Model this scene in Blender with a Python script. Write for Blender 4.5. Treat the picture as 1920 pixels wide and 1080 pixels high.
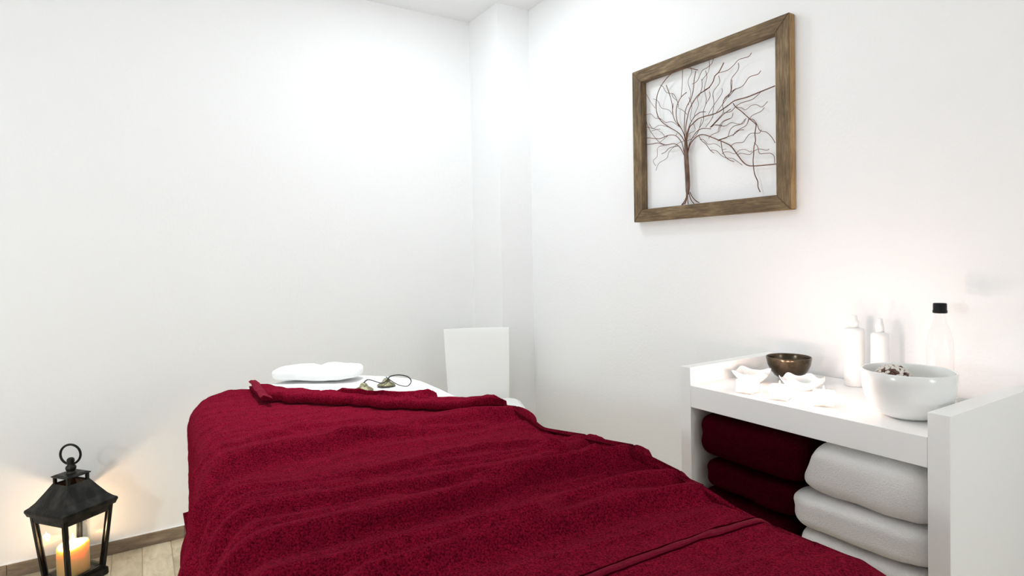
import bpy, bmesh, math, random
from mathutils import Vector, Matrix, noise
random.seed(7)
S = bpy.context.scene
for o in list(bpy.data.objects): bpy.data.objects.remove(o)
COL = S.collection
PI = math.pi

# ------------------------------------------------------------------ camera
cam = bpy.data.cameras.new('camera'); camo = bpy.data.objects.new('camera', cam); COL.objects.link(camo)
YAW, PIT, ROL, FPX, CYP = .5611, -.0208, -.0182, 1119.76, 505.98
r = Vector((math.cos(YAW), -math.sin(YAW), 0)); fw = Vector((math.sin(YAW), math.cos(YAW), 0)); up = Vector((0, 0, 1))
f2 = fw*math.cos(PIT) + up*math.sin(PIT); u2 = up*math.cos(PIT) - fw*math.sin(PIT)
r3 = r*math.cos(ROL) + u2*math.sin(ROL); u3 = u2*math.cos(ROL) - r*math.sin(ROL)
m = Matrix((( r3.x, u3.x, -f2.x, 0), (r3.y, u3.y, -f2.y, 0), (r3.z, u3.z, -f2.z, 1.2), (0, 0, 0, 1)))
camo.matrix_world = m
cam.sensor_width = 36; cam.lens = FPX/1920*36; cam.shift_y = (CYP-540)/1920; cam.clip_start = .02
S.camera = camo
# ------------------------------------------------------------------ world, lamps, exposure
w = bpy.data.worlds.new('world'); S.world = w; w.use_nodes = True
w.node_tree.nodes['Background'].inputs[0].default_value = (1, .99, .97, 1)
w.node_tree.nodes['Background'].inputs[1].default_value = .3
S.view_settings.view_transform = 'Standard'; S.view_settings.look = 'None'
S.view_settings.gamma = 1; S.view_settings.use_curve_mapping = False
S.view_settings.exposure = 1.02
S.cycles.max_bounces = 14; S.cycles.diffuse_bounces = 8; S.cycles.transparent_max_bounces = 16
S.cycles.use_denoising = True
S.cycles.caustics_reflective = False; S.cycles.caustics_refractive = False
LC = (.885, .955, 1.0)
def lamp(name, loc, power, size, col=(1, .985, .965), spread=160):
    l = bpy.data.lights.new(name, 'AREA'); l.shape = 'DISK'; l.size = size; l.energy = power; l.color = col
    l.spread = math.radians(spread)
    o = bpy.data.objects.new(name, l); o.location = loc; COL.objects.link(o); return o
def fill_light(loc, power, rad, col):  # unseen fill lights added to brighten the walls and shelf unit
    l = bpy.data.lights.new('added_fill', 'POINT'); l.energy = power; l.color = col; l.shadow_soft_size = rad
    o = bpy.data.objects.new('added_fill', l); o.location = loc; COL.objects.link(o)
lamp('ceiling_lamp', (1.15, 2.22, 2.505), 3.2, .10, LC, 180)
lamp('added_spot', (.58, 1.95, 2.505), 1.8, .08, LC, 62)  # unseen spot added to brighten the head of the table
fill_light((.45, 1.60, 2.26), 3.4, .06, LC)
fill_light((-1.45, 1.20, 1.25), 14, .08, LC)
fill_light((1.15, -1.20, 1.15), 5.5, .12, LC)

# ------------------------------------------------------------------ helpers
BRANCHES = [(2.2,[(1520,1885),(1556,1901),(1586,1912),(1621,1913),(1658,1903),(1696,1879),(1722,1848),(1731,1812),(1731,1784),(1721,1753),(1698,1726),(1661,1699),(1629,1679),(1605,1658),(1588,1633)]),
(1.8,[(1679,1870),(1663,1831),(1650,1791),(1647,1756),(1637,1723),(1608,1688),(1593,1664),(1586,1635)]),
(1.6,[(1642,1789),(1647,1759),(1645,1750)]),
(1.3,[(1713,1878),(1696,1867),(1682,1844),(1665,1834),(1643,1826),(1627,1801),(1618,1777),(1622,1769)]),
(1.2,[(1646,1830),(1650,1824),(1641,1810),(1623,1795)]),
(2.0,[(1573,1815),(1600,1803),(1620,1778),(1626,1746),(1621,1714),(1605,1690),(1589,1660),(1584,1635)]),
(1.4,[(1591,1904),(1593,1859),(1596,1830),(1600,1805)]),
(1.2,[(1561,1910),(1552,1887),(1571,1856),(1559,1815),(1562,1791),(1571,1767)]),
(2.0,[(1529,1884),(1537,1854),(1542,1819),(1553,1787),(1573,1764),(1584,1737),(1588,1683),(1585,1656),(1583,1634)]),
(1.4,[(1446,1912),(1455,1892),(1475,1882),(1500,1876),(1519,1849),(1534,1841),(1547,1840)]),
(1.2,[(1473,1911),(1471,1885),(1479,1864),(1500,1850),(1505,1844)]),
(1.3,[(1486,1874),(1480,1847),(1492,1810),(1484,1773),(1486,1753)]),
(1.5,[(1506,1848),(1505,1819),(1516,1795),(1527,1783)]),
(2.4,[(1405,1880),(1426,1853),(1444,1843),(1454,1823),(1476,1806),(1516,1795),(1542,1775),(1562,1750),(1574,1719),(1582,1682),(1580,1655),(1582,1634)]),
(1.5,[(1293,1882),(1305,1872),(1343,1873),(1366,1859),(1392,1849),(1431,1850),(1444,1845)]),
(2.0,[(1465,1807),(1476,1806),(1487,1803)]),
(1.2,[(1527,1783),(1521,1756),(1539,1727),(1539,1717)]),
(1.2,[(1569,1796),(1554,1763),(1558,1737),(1562,1714),(1555,1701)]),
(2.0,[(1489,1724),(1513,1727),(1539,1717),(1559,1696),(1568,1680),(1576,1661),(1581,1634)]),
(2.6,[(1207,1748),(1260,1742),(1313,1736),(1361,1736),(1394,1724),(1442,1709),(1499,1708),(1528,1704),(1555,1689),(1565,1682),(1576,1657),(1580,1634)]),
(1.5,[(1470,1794),(1469,1773),(1486,1753),(1499,1727),(1499,1695),(1518,1670)]),
(1.4,[(1425,1838),(1422,1812),(1450,1785),(1447,1745),(1452,1714),(1454,1695),(1485,1666)]),
(1.3,[(1416,1792),(1417,1774),(1447,1745),(1474,1716),(1475,1708)]),
(1.5,[(1345,1862),(1346,1839),(1376,1812),(1378,1771),(1411,1736),(1442,1709)]),
(1.5,[(1370,1810),(1375,1770),(1400,1754),(1411,1731),(1408,1705),(1432,1685),(1467,1662)]),
(1.6,[(1254,1810),(1266,1801),(1299,1800),(1325,1777),(1362,1772),(1380,1763),(1407,1744)]),
(1.8,[(1358,1777),(1373,1767),(1390,1754)]),
(1.4,[(1259,1739),(1291,1723),(1335,1721),(1358,1712),(1377,1701),(1408,1702)]),
(1.8,[(1379,1710),(1408,1699),(1435,1682),(1460,1667),(1468,1663)]),
(1.4,[(1371,1694),(1378,1679),(1411,1672),(1427,1652),(1432,1641),(1464,1635),(1478,1625)]),
(2.2,[(1369,1728),(1358,1712),(1335,1692),(1304,1661),(1283,1641),(1278,1633),(1283,1607),(1281,1582),(1287,1562),(1289,1535),(1291,1511),(1286,1471),(1274,1443),(1273,1425),(1265,1406)]),
(1.3,[(1356,1712),(1335,1704),(1319,1695),(1297,1704),(1276,1702),(1256,1690),(1235,1704)]),
(1.3,[(1244,1685),(1258,1675),(1289,1669),(1304,1657),(1314,1641),(1339,1632),(1359,1625),(1369,1613)]),
(1.3,[(1317,1666),(1329,1650),(1349,1651),(1378,1662),(1408,1656),(1453,1669)]),
(1.5,[(1307,1660),(1289,1655),(1274,1636),(1262,1612),(1239,1603),(1219,1583),(1206,1561)]),
(1.4,[(1259,1615),(1269,1605),(1300,1610),(1318,1598),(1332,1585),(1365,1588),(1384,1579)]),
(1.2,[(1825,1801),(1805,1780),(1767,1775),(1745,1755),(1711,1742)]),
(1.1,[(1783,1858),(1761,1822),(1736,1791)]),
(1.2,[(1747,1831),(1722,1817),(1702,1785),(1664,1768),(1646,1747)]),
(1.2,[(1616,1765),(1593,1751),(1573,1731)]),
(1.3,[(1734,1757),(1709,1741),(1690,1726),(1653,1720),(1629,1703),(1608,1688)]),
(1.5,[(1792,1754),(1771,1711),(1737,1669),(1711,1647),(1680,1633)]),
(1.3,[(1775,1737),(1753,1713),(1721,1720),(1688,1710),(1660,1699)]),
(2.0,[(1801,1685),(1761,1675),(1718,1665),(1694,1667),(1666,1670),(1634,1663),(1611,1643),(1598,1621),(1591,1589)]),
(2.0,[(1802,1656),(1762,1652),(1727,1650),(1685,1635),(1643,1633),(1616,1617),(1601,1597),(1590,1575)]),
(1.2,[(1739,1560),(1753,1582),(1731,1597),(1728,1628),(1704,1635),(1666,1634)]),
(1.2,[(1738,1541),(1722,1567),(1679,1582),(1667,1604),(1639,1621),(1616,1631),(1589,1634)]),
(1.7,[(1708,1603),(1685,1609),(1666,1620),(1623,1621)]),
(1.3,[(1715,1651),(1694,1661),(1675,1669)]),
(1.3,[(1717,1704),(1741,1706),(1766,1705)]),
(1.1,[(1824,1723),(1796,1727),(1756,1714),(1731,1704),(1705,1686),(1691,1670)]),
(1.3,[(1629,1671),(1636,1664)]),
(2.6,[(1577,1577),(1570,1606),(1555,1627),(1529,1642),(1504,1643),(1472,1630),(1433,1610),(1402,1594),(1380,1579),(1354,1545),(1333,1518),(1312,1502),(1287,1497),(1247,1494),(1202,1492)]),
(2.0,[(1579,1587),(1572,1610),(1564,1628),(1546,1649),(1529,1662),(1504,1666),(1468,1658)]),
(1.6,[(1521,1642),(1509,1622),(1489,1605),(1469,1579),(1453,1567)]),
(1.2,[(1513,1626),(1496,1622),(1476,1602),(1449,1600),(1429,1589),(1421,1581)]),
(1.8,[(1423,1604),(1420,1581),(1414,1561),(1399,1540),(1384,1530),(1368,1523)]),
(1.3,[(1469,1580),(1445,1574),(1422,1553),(1403,1542),(1377,1536),(1358,1524),(1336,1507)]),
(1.2,[(1420,1559),(1406,1563),(1388,1560),(1365,1550),(1347,1560),(1325,1559),(1304,1548),(1297,1550)]),
(1.3,[(1354,1542),(1340,1548),(1304,1538),(1290,1546),(1266,1551),(1239,1542),(1229,1545)]),
(1.3,[(1286,1576),(1273,1560),(1266,1536),(1246,1533),(1226,1530),(1212,1519),(1210,1495)]),
(1.3,[(1432,1641),(1424,1660),(1409,1673),(1379,1677)]),
(1.4,[(1437,1607),(1421,1611),(1394,1615),(1383,1638),(1364,1648),(1339,1649),(1322,1663)]),
(1.6,[(1429,1611),(1398,1614),(1365,1619),(1346,1628),(1326,1627)]),
(1.4,[(1305,1658),(1314,1640),(1339,1632),(1357,1625)]),
(1.1,[(1395,1572),(1414,1572)]),
(1.3,[(1464,1663),(1452,1668),(1432,1665),(1409,1655)]),
(1.2,[(1581,1633),(1570,1658),(1542,1664),(1542,1678),(1548,1692)]),
(1.3,[(1572,1632),(1546,1637),(1525,1651),(1512,1675),(1504,1700)]),
]
ROOTS = [[(1584,1435),(1586,1418),(1595,1404),(1609,1391)],
[(1581,1431),(1583,1411),(1591,1398),(1602,1391)],
[(1579,1428),(1581,1408),(1590,1391)],
[(1575,1427),(1576,1407),(1573,1391)],
[(1572,1434),(1567,1416),(1559,1402),(1548,1391)],
[(1568,1437),(1558,1419),(1541,1402),(1523,1392)]]
TRUNK = [(1583,1636,7),(1582,1589,10),(1581,1562,11),(1578,1514,11),(1576,1466,11),(1577,1442,9),(1577,1428,6)]
RIDGES = [(13,95,30,[(92,1321),(152,1396),(233,1409),(334,1401),(484,1420),(594,1419),(797,1384),(897,1358)]),
(7,30,12,[(108,1215),(150,1231),(230,1211),(296,1188),(421,1180),(594,1180)]),
(5,22,10,[(178,1196),(249,1169),(335,1151)]),
(4,25,10,[(94,1155),(155,1167),(242,1137),(333,1110)]),
(9,50,16,[(64,1078),(84,1103),(193,1100),(337,1079),(516,1048),(679,1025),(838,1048),(903,1039)]),
(13,55,18,[(48,943),(72,956),(180,958),(295,949),(463,943),(643,959),(795,947),(880,911)]),
(7,30,14,[(537,981),(662,957),(770,934),(880,911)]),
(13,40,16,[(137,850),(205,836),(366,811),(528,790),(607,819),(788,806),(860,791)]),
(11,35,20,[(261,782),(420,772),(544,761),(706,772),(843,731)]),
(3,25,18,[(509,1499),(671,1456),(847,1348),(845,1256)]),
(6,45,18,[(114,1498),(210,1548),(348,1615),(526,1548)]),
(6,22,12,[(650,1185),(776,1154),(884,1052)]),
(5,22,12,[(435,1098),(550,1096),(675,1088),(767,1058)]),
(5,20,14,[(758,1086),(788,992),(788,922)]),
(5,25,14,[(155,1050),(253,1032),(375,1001)]),
(5,22,14,[(400,1412),(550,1383),(734,1336)]),
(4,20,10,[(525,1145),(661,1132),(794,1074)]),
]
EDGE_LINE = [(0.320,2.236),(0.371,2.203),(0.457,2.107),(0.533,1.988),(0.617,1.863),(0.705,1.765),(0.785,1.701),(0.851,1.613),(0.877,1.527),(0.848,1.391)]
FLAP_FAR = [(0.319,2.231),(0.367,2.177),(0.447,2.062),(0.519,1.937),(0.600,1.810),(0.683,1.712),(0.763,1.653),(0.831,1.575),(0.868,1.513),(0.858,1.407)]
FLAP_NEAR = [(0.320,2.008),(0.383,1.915),(0.458,1.831),(0.532,1.756),(0.577,1.696),(0.647,1.622),(0.692,1.574),(0.749,1.518),(0.803,1.460),(0.862,1.428)]
FLAP2_FAR = [(0.502,1.862),(0.534,1.811),(0.577,1.742),(0.622,1.683),(0.681,1.622),(0.734,1.583)]
FLAP2_NEAR = [(0.509,1.829),(0.540,1.780),(0.575,1.737),(0.620,1.700),(0.682,1.666),(0.757,1.649)]
BAND_UP = [(0.481,0.637),(0.575,0.630),(0.696,0.625),(0.766,0.618),(0.820,0.604),(0.841,0.585)]
BAND_LO = [(0.501,0.623),(0.582,0.616),(0.702,0.611),(0.768,0.604),(0.819,0.589),(0.835,0.571)]

def new_mat(name):
    mt = bpy.data.materials.new(name); mt.use_nodes = True
    return mt, mt.node_tree, mt.node_tree.nodes['Principled BSDF']
def nd(nt, t, **k):
    n = nt.nodes.new(t)
    for a, b in k.items():
        if a in n.inputs: n.inputs[a].default_value = b
        else: setattr(n, a, b)
    return n
def ramp(nt, src, stops):
    n = nt.nodes.new('ShaderNodeValToRGB'); e = n.color_ramp.elements
    while len(e) < len(stops): e.new(.5)
    for i, (p, c) in enumerate(stops): e[i].position = p; e[i].color = (*c, 1)
    nt.links.new(src, n.inputs[0]); return n.outputs[0]
def mat(name, col, rough=.5, metal=0, col2=None, scale=20, stretch=(1, 1, 1), bump=0, bscale=None, detail=4, lo=.35, hi=.65, **extra):
    mt, nt, b = new_mat(name)
    b.inputs['Base Color'].default_value = (*col, 1); b.inputs['Roughness'].default_value = rough; b.inputs['Metallic'].default_value = metal
    for k, v in extra.items(): b.inputs[k.replace('_', ' ')].default_value = v
    if col2 or bump:
        tc = nd(nt, 'ShaderNodeTexCoord'); mp = nd(nt, 'ShaderNodeMapping'); mp.inputs['Scale'].default_value = stretch
        nt.links.new(tc.outputs['Object'], mp.inputs[0])
        nz = nd(nt, 'ShaderNodeTexNoise', Scale=scale, Detail=detail); nt.links.new(mp.outputs[0], nz.inputs['Vector'])
        if col2: nt.links.new(ramp(nt, nz.outputs[0], [(lo, col), (hi, col2)]), b.inputs['Base Color'])
        if bump:
            n2 = nz
            if bscale:
                n2 = nd(nt, 'ShaderNodeTexNoise', Scale=bscale, Detail=3); nt.links.new(mp.outputs[0], n2.inputs['Vector'])
            bp = nd(nt, 'ShaderNodeBump', Strength=1.0, Distance=bump); nt.links.new(n2.outputs[0], bp.inputs['Height'])
            nt.links.new(bp.outputs[0], b.inputs['Normal'])
    return mt
def terry(name, c1, c2, sheen, tint, scale=260, bump=.004):
    mt, nt, b = new_mat(name)
    tc = nd(nt, 'ShaderNodeTexCoord')
    n1 = nd(nt, 'ShaderNodeTexNoise', Scale=scale, Detail=3, Roughness=.65); nt.links.new(tc.outputs['Object'], n1.inputs['Vector'])
    n2 = nd(nt, 'ShaderNodeTexNoise', Scale=scale*.16, Detail=3); nt.links.new(tc.outputs['Object'], n2.inputs['Vector'])
    mx = nd(nt, 'ShaderNodeMath', operation='MULTIPLY_ADD'); mx.inputs[1].default_value = .16
    nt.links.new(n2.outputs[0], mx.inputs[0]); nt.links.new(n1.outputs[0], mx.inputs[2])
    nt.links.new(ramp(nt, mx.outputs[0], [(.40, c1), (.76, c2)]), b.inputs['Base Color'])
    bp = nd(nt, 'ShaderNodeBump', Strength=1.0, Distance=bump); nt.links.new(mx.outputs[0], bp.inputs['Height'])
    nt.links.new(bp.outputs[0], b.inputs['Normal'])
    b.inputs['Roughness'].default_value = .95; b.inputs['Specular IOR Level'].default_value = 0.0
    b.inputs['Diffuse Roughness'].default_value = 0; b.inputs['Sheen Weight'].default_value = sheen; b.inputs['Sheen Roughness'].default_value = .45
    b.inputs['Sheen Tint'].default_value = (*tint, 1)
    return mt
def clear(name, tint, amount=1.0, rough=.02):
    mt, nt, b = new_mat(name); nt.nodes.remove(b)
    tr = nd(nt, 'ShaderNodeBsdfTransparent'); tr.inputs[0].default_value = (*tint, 1)
    gl = nd(nt, 'ShaderNodeBsdfGlossy', Roughness=rough)
    lw = nd(nt, 'ShaderNodeLayerWeight', Blend=.5); pw = nd(nt, 'ShaderNodeMath', operation='POWER'); pw.inputs[1].default_value = 5
    mu = nd(nt, 'ShaderNodeMath', operation='MULTIPLY_ADD'); mu.inputs[1].default_value = .8*amount; mu.inputs[2].default_value = .045*amount
    nt.links.new(lw.outputs['Facing'], pw.inputs[0]); nt.links.new(pw.outputs[0], mu.inputs[0])
    mx = nd(nt, 'ShaderNodeMixShader'); nt.links.new(mu.outputs[0], mx.inputs[0]); nt.links.new(tr.outputs[0], mx.inputs[1]); nt.links.new(gl.outputs[0], mx.inputs[2])
    nt.links.new(mx.outputs[0], nt.nodes['Material Output'].inputs[0]); return mt
def emit(name, col, st):
    mt, nt, b = new_mat(name); b.inputs['Base Color'].default_value = (0, 0, 0, 1)
    b.inputs['Emission Color'].default_value = (*col, 1); b.inputs['Emission Strength'].default_value = st; return mt

def link(name, me, mt, parent=None, smooth=False):
    o = bpy.data.objects.new(name, me); COL.objects.link(o)
    if mt: me.materials.append(mt)
    if parent: o.parent = parent
    if smooth:
        for p in me.polygons: p.use_smooth = True
    return o
def from_bm(name, bm, mt, parent=None, smooth=False, loc=None):
    me = bpy.data.meshes.new(name); bmesh.ops.recalc_face_normals(bm, faces=bm.faces); bm.to_mesh(me); bm.free()
    o = link(name, me, mt, parent, smooth)
    if loc: o.location = loc
    return o
def from_py(name, vs, fs, mt, parent=None, smooth=False):
    me = bpy.data.meshes.new(name); me.from_pydata(vs, [], fs); me.update()
    return link(name, me, mt, parent, smooth)
def thing(name, label, cat, loc=(0, 0, 0), rz=0, group=None):
    o = bpy.data.objects.new(name, None); COL.objects.link(o); o.empty_display_size = .05
    o.location = loc; o.rotation_euler = (0, 0, rz); tag(o, label, cat, group); return o
def tag(o, label, cat, group=None):
    o['label'] = label; o['category'] = cat
    if group: o['group'] = group
    return o
def struct(o): o['kind'] = 'structure'; return o
def add_box(bm, x0, x1, y0, y1, z0, z1, bev=0, seg=2):
    b = bmesh.new()
    v = [b.verts.new(p) for p in ((x0,y0,z0),(x1,y0,z0),(x1,y1,z0),(x0,y1,z0),(x0,y0,z1),(x1,y0,z1),(x1,y1,z1),(x0,y1,z1))]
    for f in ((0,3,2,1),(4,5,6,7),(0,1,5,4),(1,2,6,5),(2,3,7,6),(3,0,4,7)): b.faces.new([v[i] for i in f])
    if bev: bmesh.ops.bevel(b, geom=b.edges[:], offset=bev, segments=seg, affect='EDGES', profile=.5)
    me = bpy.data.meshes.new('t'); b.to_mesh(me); b.free(); bm.from_mesh(me); bpy.data.meshes.remove(me)
def box(name, x0, x1, y0, y1, z0, z1, mt, parent=None, bev=0):
    bm = bmesh.new(); add_box(bm, x0, x1, y0, y1, z0, z1, bev); return from_bm(name, bm, mt, parent)
def lathe(name, prof, mt, parent=None, n=48, loc=None, fn=None, smooth=True):
    """prof: (radius, z); closed if last == first"""
    vs, fs = [], []; closed = prof[0] == prof[-1]; pr = prof[:-1] if closed else prof
    for (rr, z) in pr:
        for k in range(n):
            a = 2*PI*k/n; q = (max(rr, 1e-5)*math.cos(a), max(rr, 1e-5)*math.sin(a), z)
            vs.append(fn(q, a, rr, z) if fn else q)
    L = len(pr)
    for i in range(L if closed else L-1):
        j = (i+1) % L
        for k in range(n):
            k2 = (k+1) % n; fs.append((i*n+k, i*n+k2, j*n+k2, j*n+k))
    if not closed:
        fs.append(tuple(range(n))[::-1]); fs.append(tuple((L-1)*n+k for k in range(n)))
    bm = bmesh.new(); bv = [bm.verts.new(v) for v in vs]
    for f in fs: bm.faces.new([bv[i] for i in f])
    bmesh.ops.remove_doubles(bm, verts=bm.verts, dist=2e-5)
    o = from_bm(name, bm, mt, parent, smooth, loc)
    return o
def smooth_path(pts, k=4):
    P = [Vector(p) for p in pts]; out = []
    for i in range(len(P)-1):
        a, b, c, d = P[max(i-1, 0)], P[i], P[i+1], P[min(i+2, len(P)-1)]
        for s in range(k):
            t = s/k
            out.append(.5*((2*b) + (c-a)*t + (2*a-5*b+4*c-d)*t*t + (3*b-a-3*c+d)*t**3))
    out.append(P[-1]); return out
def tube_bm(bm, pts, rad, n=8, closed=False, flat=None):
    P = [Vector(p) for p in pts]; L = len(P); rings = []; prev = None
    for i in range(L):
        if closed: t = P[(i+1) % L]-P[i-1]
        else: t = P[min(i+1, L-1)]-P[max(i-1, 0)]
        t.normalize()
        ref = prev if prev else (Vector((1, 0, 0)) if abs(t.x) < .9 else Vector((0, 1, 0)))
        a = (ref - t*ref.dot(t)).normalized(); prev = a; b = t.cross(a)
        rr = rad[i] if isinstance(rad, (list, tuple)) else rad
        fl = flat or 1
        rings.append([bm.verts.new(P[i] + a*math.cos(2*PI*k/n)*rr + b*math.sin(2*PI*k/n)*rr*fl) for k in range(n)])
    for i in range(L if closed else L-1):
        j = (i+1) % L
        for k in range(n): bm.faces.new((rings[i][k], rings[i][(k+1) % n], rings[j][(k+1) % n], rings[j][k]))
    if not closed: bm.faces.new(rings[0][::-1]); bm.faces.new(rings[-1])
def tube(name, pts, rad, mt, parent=None, n=8, closed=False, flat=None):
    bm = bmesh.new(); tube_bm(bm, pts, rad, n, closed, flat); return from_bm(name, bm, mt, parent, True)

# ------------------------------------------------------------------ materials
M = {}
M['wall'] = mat('wall_paint', (.90, .905, .91), .55, bump=.0006, scale=90)
M['ceil'] = mat('ceiling_paint', (.86, .865, .87), .8, bump=.0005, scale=70)
M['white'] = mat('white_laminate', (.90, .90, .89), .32)
M['chair'] = mat('white_chair_lacquer', (.85, .85, .83), .4)
M['porcelain'] = mat('white_porcelain', (.85, .855, .84), .18, Coat_Weight=.3)
M['plastic'] = mat('white_plastic', (.86, .86, .85), .4)
M['sheet'] = mat('white_cotton_sheet', (.79, .79, .78), .9, bump=.0012, scale=60, Sheen_Weight=.2)
M['towel_w'] = terry('white_terry', (.91, .91, .90), (.96, .96, .95), .3, (1, 1, 1), 320, .003)
M['towel_r'] = terry('burgundy_terry', (.034, .0005, .004), (.245, .007, .025), .06, (1, .22, .32), 330, .0014)
M['towel_shaded'] = terry('shaded_burgundy_terry', (.022, .0006, .003), (.046, .0015, .006), .02, (1, .1, .16), 300, .003)  # terry colour darkened to stand for the shade inside the shelf
M['band'] = mat('burgundy_woven_band', (.12, .003, .013), .9, col2=(.20, .006, .024), scale=200, stretch=(1, 6, 1), bump=.0012, Specular_IOR_Level=.08)
M['groove'] = mat('burgundy_groove_shade', (.035, .0006, .004), .95, Specular_IOR_Level=.0)  # dark colour painted as the shade of narrow grooves
M['iron'] = mat('blackened_iron', (.012, .012, .011), .42, .75, col2=(.055, .053, .047), scale=26, stretch=(1, 1, .35), bump=.0010, bscale=90, lo=.42, hi=.8)
M['lining'] = mat('candlelit_lining', (.32, .17, .09), .7, .2, col2=(.45, .27, .16), scale=40)  # orange brown colour stands in for candlelight on the iron roof
M['copper'] = mat('copper_wire', (.10, .035, .018), .5, .35, col2=(.22, .095, .045), scale=60)
M['bark'] = mat('patinated_trunk', (.10, .05, .032), .55, .3, col2=(.24, .155, .11), scale=60, stretch=(1, 1, .35), bump=.001)
M['wax'] = mat('candle_wax', (.96, .62, .22), .5, Subsurface_Weight=.5, Subsurface_Radius=(.035, .024, .010), Subsurface_Scale=1.0)
M['wax_w'] = mat('white_wax', (.9, .87, .8), .5, Subsurface_Weight=.4, Subsurface_Radius=(.02, .012, .008))
M['wick'] = mat('wick', (.02, .016, .012), .9)
M['flame'] = emit('candle_flame', (1, .74, .38), 30)
M['glass'] = clear('lantern_glass', (.97, .97, .96), 1.1)
M['bottle'] = clear('clear_bottle_plastic', (.992, .988, .986), .3, .08)
M['frost'] = mat('frosted_glass', (.93, .92, .91), .35, Subsurface_Weight=1.0, Subsurface_Radius=(.03, .026, .024), Subsurface_Scale=1.0)
M['cap'] = mat('black_plastic_cap', (.006, .005, .006), .4, Specular_IOR_Level=.2)
M['bronze_bowl'] = mat('dark_bronze', (.055, .040, .025), .22, .75, col2=(.13, .095, .06), scale=18, bump=.0005)
M['brass'] = mat('aged_brass', (.12, .11, .055), .55, .55, col2=(.30, .28, .17), scale=150, bump=.001)
M['cord'] = mat('dark_leather_cord', (.012, .010, .009), .6)
M['wood'] = mat('table_beech', (.45, .30, .17), .5, col2=(.36, .22, .12), scale=12, stretch=(1, 1, 8))
M['pad'] = mat('mattress_vinyl', (.8, .8, .78), .5)
M['caulk'] = mat('white_sealant', (.88, .88, .86), .5)
M['grout'] = mat('grout', (.50, .44, .35), .9, bump=.001, scale=200)
def tile_mat(name, a, b, c, stretch, rough=.45):
    mt, nt, bs = new_mat(name)
    tc = nd(nt, 'ShaderNodeTexCoord'); oi = nd(nt, 'ShaderNodeObjectInfo')
    ad = nd(nt, 'ShaderNodeVectorMath', operation='ADD'); cm = nd(nt, 'ShaderNodeCombineXYZ')
    ml = nd(nt, 'ShaderNodeMath', operation='MULTIPLY'); ml.inputs[1].default_value = 40
    nt.links.new(oi.outputs['Random'], ml.inputs[0])
    for i in range(3): nt.links.new(ml.outputs[0], cm.inputs[i])
    nt.links.new(tc.outputs['Object'], ad.inputs[0]); nt.links.new(cm.outputs[0], ad.inputs[1])
    mp = nd(nt, 'ShaderNodeMapping'); mp.inputs['Scale'].default_value = stretch; nt.links.new(ad.outputs[0], mp.inputs[0])
    nz = nd(nt, 'ShaderNodeTexNoise', Scale=9, Detail=7, Roughness=.62, Distortion=.6); nt.links.new(mp.outputs[0], nz.inputs['Vector'])
    base = ramp(nt, nz.outputs[0], [(.3, a), (.52, b), (.72, c)])
    hs = nd(nt, 'ShaderNodeHueSaturation'); mr = nd(nt, 'ShaderNodeMapRange'); mr.inputs['To Min'].default_value = .88; mr.inputs['To Max'].default_value = 1.1
    nt.links.new(oi.outputs['Random'], mr.inputs[0]); nt.links.new(mr.outputs[0], hs.inputs['Value']); nt.links.new(base, hs.inputs['Color'])
    nt.links.new(hs.outputs[0], bs.inputs['Base Color']); bs.inputs['Roughness'].default_value = rough
    bp = nd(nt, 'ShaderNodeBump', Strength=.5, Distance=.001); nt.links.new(nz.outputs[0], bp.inputs['Height']); nt.links.new(bp.outputs[0], bs.inputs['Normal'])
    return mt
M['plank'] = tile_mat('beige_stone_plank', (.42, .34, .215), (.62, .525, .365), (.73, .65, .48), (2.5, .8, 1))
M['skirt'] = tile_mat('taupe_skirting_tile', (.17, .125, .085), (.27, .205, .145), (.36, .285, .21), (1, 1, 5))
def wood_frame(name, stretch, c1=(.05, .03, .013), c2=(.165, .108, .050), c3=(.32, .23, .13)):
    mt, nt, bs = new_mat(name)
    tc = nd(nt, 'ShaderNodeTexCoord'); mp = nd(nt, 'ShaderNodeMapping'); mp.inputs['Scale'].default_value = stretch
    nt.links.new(tc.outputs['Object'], mp.inputs[0])
    nz = nd(nt, 'ShaderNodeTexNoise', Scale=22, Detail=8, Roughness=.68, Distortion=.4); nt.links.new(mp.outputs[0], nz.inputs['Vector'])
    n2 = nd(nt, 'ShaderNodeTexNoise', Scale=9, Detail=3); nt.links.new(tc.outputs['Object'], n2.inputs['Vector'])
    mm = nd(nt, 'ShaderNodeMath', operation='MULTIPLY_ADD'); mm.inputs[1].default_value = .5; nt.links.new(n2.outputs[0], mm.inputs[0]); nt.links.new(nz.outputs[0], mm.inputs[2])
    nt.links.new(ramp(nt, mm.outputs[0], [(.52, c1), (.76, c2), (1.0, c3)]), bs.inputs['Base Color'])
    bs.inputs['Roughness'].default_value = .7
    bp = nd(nt, 'ShaderNodeBump', Strength=.7, Distance=.0012); nt.links.new(nz.outputs[0], bp.inputs['Height']); nt.links.new(bp.outputs[0], bs.inputs['Normal'])
    return mt
M['frame_h'] = wood_frame('weathered_wood_across', (8, .7, 8)); M['frame_v'] = wood_frame('weathered_wood_upright', (8, 8, .7))

M['frame_edge'] = wood_frame('golden_edge', (8, 8, .7), (.16, .085, .03), (.36, .22, .085), (.50, .35, .17))  # lighter, more golden tones for the outer side faces

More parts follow.
